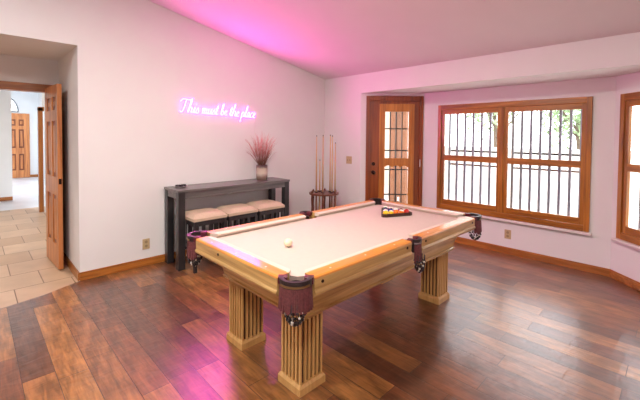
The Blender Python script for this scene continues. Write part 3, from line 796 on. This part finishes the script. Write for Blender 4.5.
for (u, v), tz, lb in zip(cup, tops, clab):
    x, y = rk(u, v); q = thing('pool_cue', lb, 'pool cue', (RX+x, RY+y, .0455), 0, 'pool cues in the floor rack')
    hh = tz-.0455
    b = B(); lathe(b, [(.001, hh*.42), (.0115, hh*.42), (.0062, hh-.02), (.001, hh-.02)], seg=10); link('shaft', b, M['cue_wood'], q)
    b = B(); lathe(b, [(.001, 0), (.0155, 0), (.0155, .02), (.0118, hh*.42), (.001, hh*.42)], seg=10); link('butt', b, M['cue_butt'] if tz > 1.45 else M['cue_wood'], q)
    b = B(); lathe(b, [(.001, hh-.02), (.0065, hh-.02), (.0062, hh-.004), (.004, hh), (.001, hh)], seg=10); link('tip', b, M['leather'], q)

# ------------------------------------------------------------ switch and outlets
def plate(name, label, cat, loc, rz, wd, ht, kind):
    o = thing(name, label, cat, loc, rz)      # local -y is out of the wall
    b = B(); box(b, -wd/2, wd/2, -.006, 0, 0, ht); link('cover_plate', b, M['plate'], o, .002)
    if kind == 'switch':
        for sx in (-.023, .023):
            b = B(); box(b, sx-.006, sx+.006, -.014, -.006, ht/2-.012, ht/2+.012); link('toggle', b, M['plate_dark'], o)
    else:
        for sz in (ht*.3, ht*.7):
            b = B(); tube(b, [(0, -.006, sz), (0, -.008, sz)], .016, 14); link('socket', b, M['plate_dark'], o)
    return o
plate('light_switch', 'almond double light switch on the back wall beside the entry door', 'light switch', (.555, -.0005, 1.06), 0, .115, .118, 'switch')
plate('power_outlet', 'almond power outlet low on the left wall beside the console table', 'power outlet', (.0005, -2.853, .19), PI/2, .078, .118, 'outlet')
plate('power_outlet', 'almond power outlet low on the bay wall under the wide window', 'power outlet', (2.69, .6545, .195), 0, .078, .118, 'outlet')

# ------------------------------------------------------------ neon sign
def cat(pts, n=6):
    P = [Vector((p[0], p[1], 0)) for p in pts]; P = [P[0]*2-P[1]]+P+[P[-1]*2-P[-2]]; out = []
    for i in range(1, len(P)-2):
        for k in range(n):
            t = k/n; a, b_, c_, d_ = P[i-1:i+3]
            out.append(.5*((2*b_)+(c_-a)*t+(2*a-5*b_+4*c_-d_)*t*t+(3*b_-a-3*c_+d_)*t**3))
    out.append(P[-2]); return out
GL = {
 'T': (1.15, [[(-.35, 1.75), (-.1, 2.2), (.4, 2.25), (1.0, 2.15), (1.5, 2.45)], [(.5, 2.2), (.45, 1.2), (.35, .3), (.1, 0), (-.1, .2)]]),
 'h': (.78, [[(-.1, .2), (.2, 1.5), (.25, 2.15), (.1, 2.2), (.05, 1.6), (.02, 0), (.1, .6), (.32, 1), (.5, .8), (.5, .15), (.65, .02), (.8, .2)]]),
 'i': (.4, [[(0, .2), (.14, 1), (.14, .2), (.25, .0), (.4, .2)], [(.2, 1.5), (.22, 1.62)]]),
 's': (.55, [[(0, .2), (.3, 1.05), (.3, .75), (.48, .35), (.32, 0), (.05, .1)]]),
 'm': (1.05, [[(-.02, .6), (.1, 1), (.12, 0), (.16, .6), (.32, 1), (.42, .75), (.42, 0), (.46, .6), (.64, 1), (.75, .75), (.75, .15), (.88, 0), (1.05, .2)]]),
 'u': (.7, [[(-.02, .7), (.06, 1), (.04, .3), (.2, 0), (.42, .3), (.48, 1), (.47, .2), (.58, 0), (.72, .2)]]),
 't': (.5, [[(0, .2), (.22, 1.75), (.15, .3), (.27, 0), (.48, .2)], [(-.1, 1.2), (.5, 1.3)]]),
 'b': (.65, [[(0, .3), (.26, 1.7), (.18, 2.15), (.06, 1.8), (.03, .3), (.25, 0), (.48, .35), (.36, .85), (.2, .7), (.6, .6)]]),
 'e': (.52, [[(0, .3), (.32, .6), (.32, .95), (.15, 1), (.02, .5), (.2, 0), (.52, .2)]]),
 'p': (.65, [[(0, .3), (.1, 1), (.03, 0), (-.02, -.95)], [(.04, .5), (.25, 1), (.48, .65), (.32, .05), (.08, .1), (.3, .02), (.65, .2)]]),
 'l': (.42, [[(0, .2), (.28, 1.6), (.22, 2.15), (.1, 1.8), (.1, .3), (.22, 0), (.42, .2)]]),
 'a': (.68, [[(.45, .85), (.2, 1), (.02, .5), (.15, 0), (.36, .3), (.46, .95), (.45, .2), (.55, 0), (.7, .2)]]),
 'c': (.52, [[(.42, .85), (.22, 1), (.02, .5), (.15, 0), (.52, .2)]]),
 ' ': (.42, [])}
TXT = 'This must be the place'
tot = sum(GL[ch][0] for ch in TXT)
NX = .03; sgn = thing('neon_sign', 'pink neon script sign reading This must be the place, on the left wall', 'neon sign', (0, -2.47, 1.765))
k = 1.06/tot; kz = .070; x = 0; words = []; cur = B()
for i, ch in enumerate(TXT+' '):
    if ch == ' ' :
        if len(cur.verts): words.append(cur)
        cur = B()
        x += GL[' '][0]; continue
    w_, strokes = GL[ch]
    for s in strokes:
        tube(cur, [(NX, (x+p.x+.22*p.y)*k, p.y*kz-.028*(x/tot)) for p in cat(s, 5)], .0026, 6)
    x += w_
for wb in words:
    wb.normal_update(); bmesh.ops.recalc_face_normals(wb, faces=wb.faces)
    for f in wb.faces:
        if f.normal.x < -.35: f.material_index = 1      # opaque white back of the tube
    link('neon_word', wb, [M['neon'], M['lampwhite']], sgn)
for q in (.08, .25, .43, .61, .79, .96):
    ld = bpy.data.lights.new('neon_fill_spot', 'SPOT'); ld.energy = 14; ld.color = (1, .06, .58); ld.spot_size = math.radians(172); ld.spot_blend = .6; ld.shadow_soft_size = 0  # unseen spots added to throw the sign's pink onto ceiling and floor
    lo = bpy.data.objects.new('neon_fill_spot', ld); COL.objects.link(lo); lo.parent = sgn; lo.location = (NX+.006, q*1.06, .03); lo.rotation_euler = Vector((1, 0, .3)).to_track_quat('-Z', 'Y').to_euler()
for q in (.05, .25, .45, .65, .85, .98):
    b = B(); tube(b, [(0, q*1.06, .02-.028*q), (NX-.004, q*1.06, .02-.028*q)], .004, 6); link('standoff', b, M['lampwhite'], sgn)
b = B(); tube(b, [(.012, 1.07, -.02), (.008, 1.075, -.2), (.008, 1.06, -.45), (.008, 1.07, -.86)], .0025, 6); link('power_cord', b, M['lampwhite'], sgn)

# ------------------------------------------------------------ ceiling lamps (out of view): one over the table, others added fill
def lamp(name, label, x, y, z, rad, power, col, flat=True):
    o = thing(name, label, 'ceiling light', (x, y, z), 0, 'ceiling lights')
    b = B(); lathe(b, [(.001, -.002), (rad*1.05, -.002), (rad*1.08, -.03), (rad, -.05), (.001, -.05)], seg=28); link('lamp_housing', b, M['lampwhite'], o)
    b = B(); lathe(b, [(.001, -.05), (rad*.96, -.05), (rad*.8, -.062), (.001, -.07)], seg=28); link('lamp_diffuser', b, M['lamp'], o)
    ld = bpy.data.lights.new('lamp_bulb', 'AREA'); ld.shape = 'DISK'; ld.size = rad*1.9; ld.energy = power; ld.color = col
    lo = bpy.data.objects.new('lamp_bulb', ld); COL.objects.link(lo); lo.parent = o; lo.location = (0, 0, -.085)
    return o
lamp('ceiling_light', 'round flush ceiling light above the near end of the pool table', 2.35, -2.95, zc(-2.95)-.02, .17, 60, (1, .91, .80))
lamp('ceiling_light', 'added fill light at the ridge on the right, out of view', 4.9, -5.0, zc(-5)-.03, .17, 80, (.93, .97, 1))  # fill lamp added to brighten the room walls
lamp('ceiling_light', 'added fill light at the ridge on the left, out of view', 1.9, -5.2, zc(-5.2)-.03, .17, 68, (.93, .97, 1))  # second ridge lamp, likewise added for fill
lamp('ceiling_light', 'added round light brightening the hallway past the alcove', -2.6, -4.6, 3.28, .2, 60, (1, .94, .88))  # lamp added to brighten the hall
lamp('ceiling_light', 'added round light standing in for daylight in the far entry', -8.5, -3.9, 3.28, .25, 120, (.9, .95, 1))  # lamp added in place of the daylight on the entry floor

# ------------------------------------------------------------ world, sky
wd = bpy.data.worlds.new('overcast_sky'); scene.world = wd; wd.use_nodes = True
nt = wd.node_tree; bg = nt.nodes['Background']
sky = nt.nodes.new('ShaderNodeTexSky'); sky.sky_type = 'HOSEK_WILKIE'; sky.turbidity = 6; sky.ground_albedo = .6
sky.sun_direction = Vector((-.3, -.5, .8)).normalized()
mxw = nt.nodes.new('ShaderNodeMix'); mxw.data_type = 'RGBA'; mxw.inputs[0].default_value = .75
nt.links.new(sky.outputs[0], mxw.inputs[6]); mxw.inputs[7].default_value = (1, 1.0, 1.02, 1)
nt.links.new(mxw.outputs[2], bg.inputs['Color']); bg.inputs['Strength'].default_value = 8.0

# ------------------------------------------------------------ camera
F = Vector((-0.71541466, 0.69814851, -0.02775828)); R = Vector((0.69820935, 0.71583653, 0.00904254)); U = Vector((-0.02618343, 0.01291193, 0.99957376))
cd = bpy.data.cameras.new('camera'); co = bpy.data.objects.new('camera', cd); COL.objects.link(co)
m = Matrix(((R.x, U.x, -F.x, 4.25444), (R.y, U.y, -F.y, -4.25537), (R.z, U.z, -F.z, 1.4882), (0, 0, 0, 1)))
co.matrix_world = m
cd.sensor_fit = 'HORIZONTAL'; cd.sensor_width = 36; cd.lens = 356.884/640*36; cd.shift_y = -(200-146.2257)/640; cd.clip_start = .02; cd.clip_end = 200
scene.camera = co
vs = scene.view_settings; vs.view_transform = 'Standard'; vs.look = 'None'; vs.gamma = 1; vs.use_curve_mapping = False; vs.exposure = 0.06
